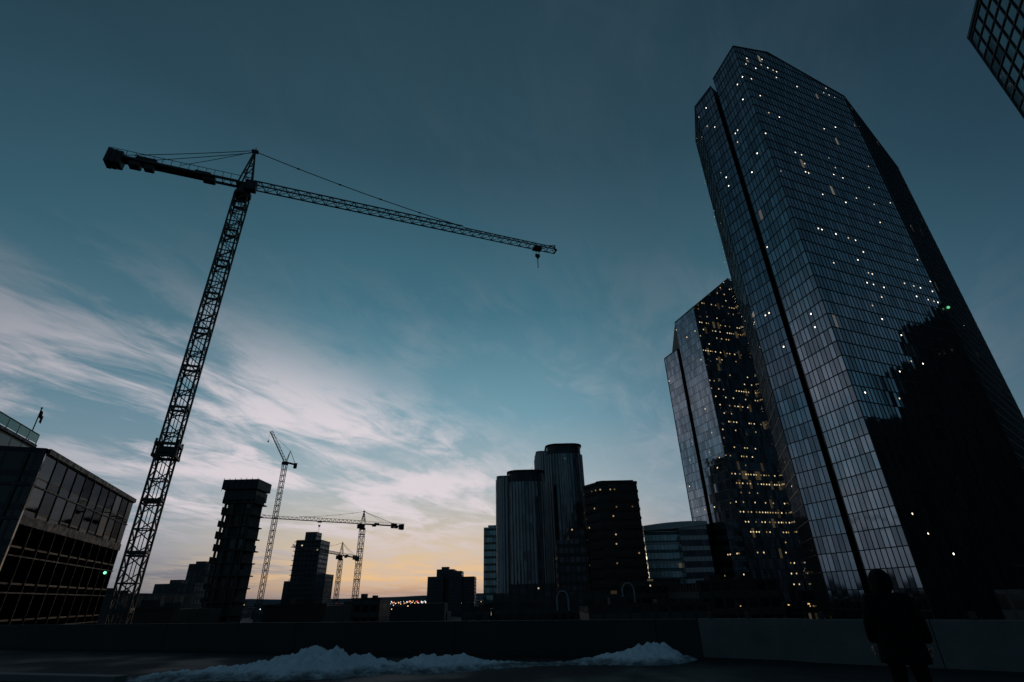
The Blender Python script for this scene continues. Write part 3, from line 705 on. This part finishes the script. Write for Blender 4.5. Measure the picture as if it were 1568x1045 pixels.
# ------------------------------------------------------------------ sky
wd=bpy.data.worlds.new('World'); sc.world=wd; wd.use_nodes=True; g=G(wd.node_tree)
AZ=math.radians(-9); SX,SY=math.sin(AZ),math.cos(AZ)
dv=g.v('NORMALIZE',g.n('ShaderNodeTexCoord').outputs['Generated'])
x,y,z=g.sep(dv)[:3]; zc=g.m('MAXIMUM',z,0.)
core=g.ramp(zc,[(0,(.20,.19,.21)),(.015,(.44,.31,.23)),(.035,(.76,.50,.27)),(.07,(.64,.50,.34)),(.12,(.52,.48,.42)),(.19,(.37,.45,.49)),(.32,(.16,.32,.40)),(.5,(.053,.16,.22)),(.72,(.026,.070,.101)),(1,(.016,.037,.054))])
wide=g.ramp(zc,[(0,(.12,.15,.18)),(.03,(.21,.225,.25)),(.08,(.27,.31,.36)),(.16,(.24,.325,.385)),(.30,(.12,.235,.305)),(.5,(.046,.133,.182)),(.72,(.024,.064,.094)),(1,(.016,.037,.054))])
away=g.ramp(zc,[(0,(.05,.08,.11)),(.05,(.062,.10,.14)),(.15,(.054,.117,.163)),(.34,(.032,.089,.134)),(.57,(.0175,.047,.075)),(.8,(.0115,.030,.048)),(1,(.010,.024,.037))])
hor=g.m('SQRT',g.m('ADD',g.m('MULTIPLY',x,x),g.m('MULTIPLY',y,y)))
cs=g.m('DIVIDE',g.m('ADD',g.m('MULTIPLY',x,SX),g.m('MULTIPLY',y,SY)),g.m('MAXIMUM',hor,.001))
col=g.mix(g.ss(cs,.35,.97),away,wide)
col=g.mix(g.ss(cs,.88,1.0),col,core)
zz=g.m('ADD',zc,.08); px=g.m('DIVIDE',x,zz); py=g.m('DIVIDE',y,zz)
ac=g.m('SUBTRACT',g.m('MULTIPLY',px,.919),g.m('MULTIPLY',py,.394)); al=g.m('ADD',g.m('MULTIPLY',px,.394),g.m('MULTIPLY',py,.919))
n1=g.noise(g.comb(g.m('MULTIPLY',ac,1.2),g.m('MULTIPLY',al,.75),2.),1.5,8,.55,.7)
n2=g.noise(g.comb(ac,g.m('MULTIPLY',al,.8),7.),.9,3,.5,.3)
n3=g.noise(g.comb(g.m('MULTIPLY',ac,4.5),g.m('MULTIPLY',al,1.7),5.),1.5,9,.65,1.1)
mask=g.m('MULTIPLY',g.ss(ac,-.85,-1.75),g.ss(zc,.50,.26,.28,1.))
mask=g.m('MULTIPLY',mask,g.ss(cs,.50,.90,.50,1.))
nn=g.m('ADD',g.m('MULTIPLY',n1,.66),g.m('MULTIPLY',n3,.34))
cl=g.m('MULTIPLY',g.m('MULTIPLY',g.ss(nn,.39,.60),g.ss(n2,.30,.50,.25,1.)),mask)
cl2=g.m('MULTIPLY',g.ss(nn,.44,.66),.16)
cl=g.m('MAXIMUM',g.m('MULTIPLY',cl,.98),cl2)
ccol=g.mix(g.ss(cs,.45,1.),(.18,.17,.21,1),(.70,.64,.68,1))
ccol=g.mix(g.ss(zc,.30,.65),ccol,(.07,.10,.135,1))
ccol=g.mix(g.ss(zc,.15,.03),ccol,g.mix(g.ss(cs,.94,1.),(.17,.18,.22,1),(.55,.46,.38,1)))
cl=g.m('MULTIPLY',cl,g.ss(zc,0.,.05,.45,1.))
col=g.mix(cl,col,ccol)
sky=g.n('ShaderNodeTexSky',sky_type='NISHITA'); sky.sun_disc=False; sky.sun_elevation=math.radians(1.0); sky.sun_rotation=AZ
tot=g.v('ADD',col,g.v('SCALE',sky.outputs[0],sc=.003))
bg=g.n('ShaderNodeBackground'); g.put(bg.inputs[0],tot); bg.inputs[1].default_value=1.
o=g.n('ShaderNodeOutputWorld'); g.put(o.inputs[0],bg.outputs[0])
sl=bpy.data.lights.new('sun','SUN'); sl.energy=.1; sl.angle=math.radians(8); sl.color=(1,.72,.5)
so=bpy.data.objects.new('sun',sl); sc.collection.objects.link(so)
so.rotation_euler=Vector((SX,SY,math.tan(math.radians(1.0)))).to_track_quat('Z','Y').to_euler()

# ------------------------------------------------------------------ camera
cam=bpy.data.cameras.new('camera'); co=bpy.data.objects.new('camera',cam); sc.collection.objects.link(co); sc.camera=co
cam.sensor_width=36; cam.lens=771/1568*36; cam.clip_end=30000; cam.clip_start=.1
co.matrix_world=Matrix.Translation((0,0,CZ))@Matrix.Rotation(math.radians(117),4,'X')@Matrix.Rotation(math.radians(-1.32),4,'Z')
sc.view_settings.view_transform='Standard'; sc.view_settings.look='None'; sc.view_settings.exposure=0
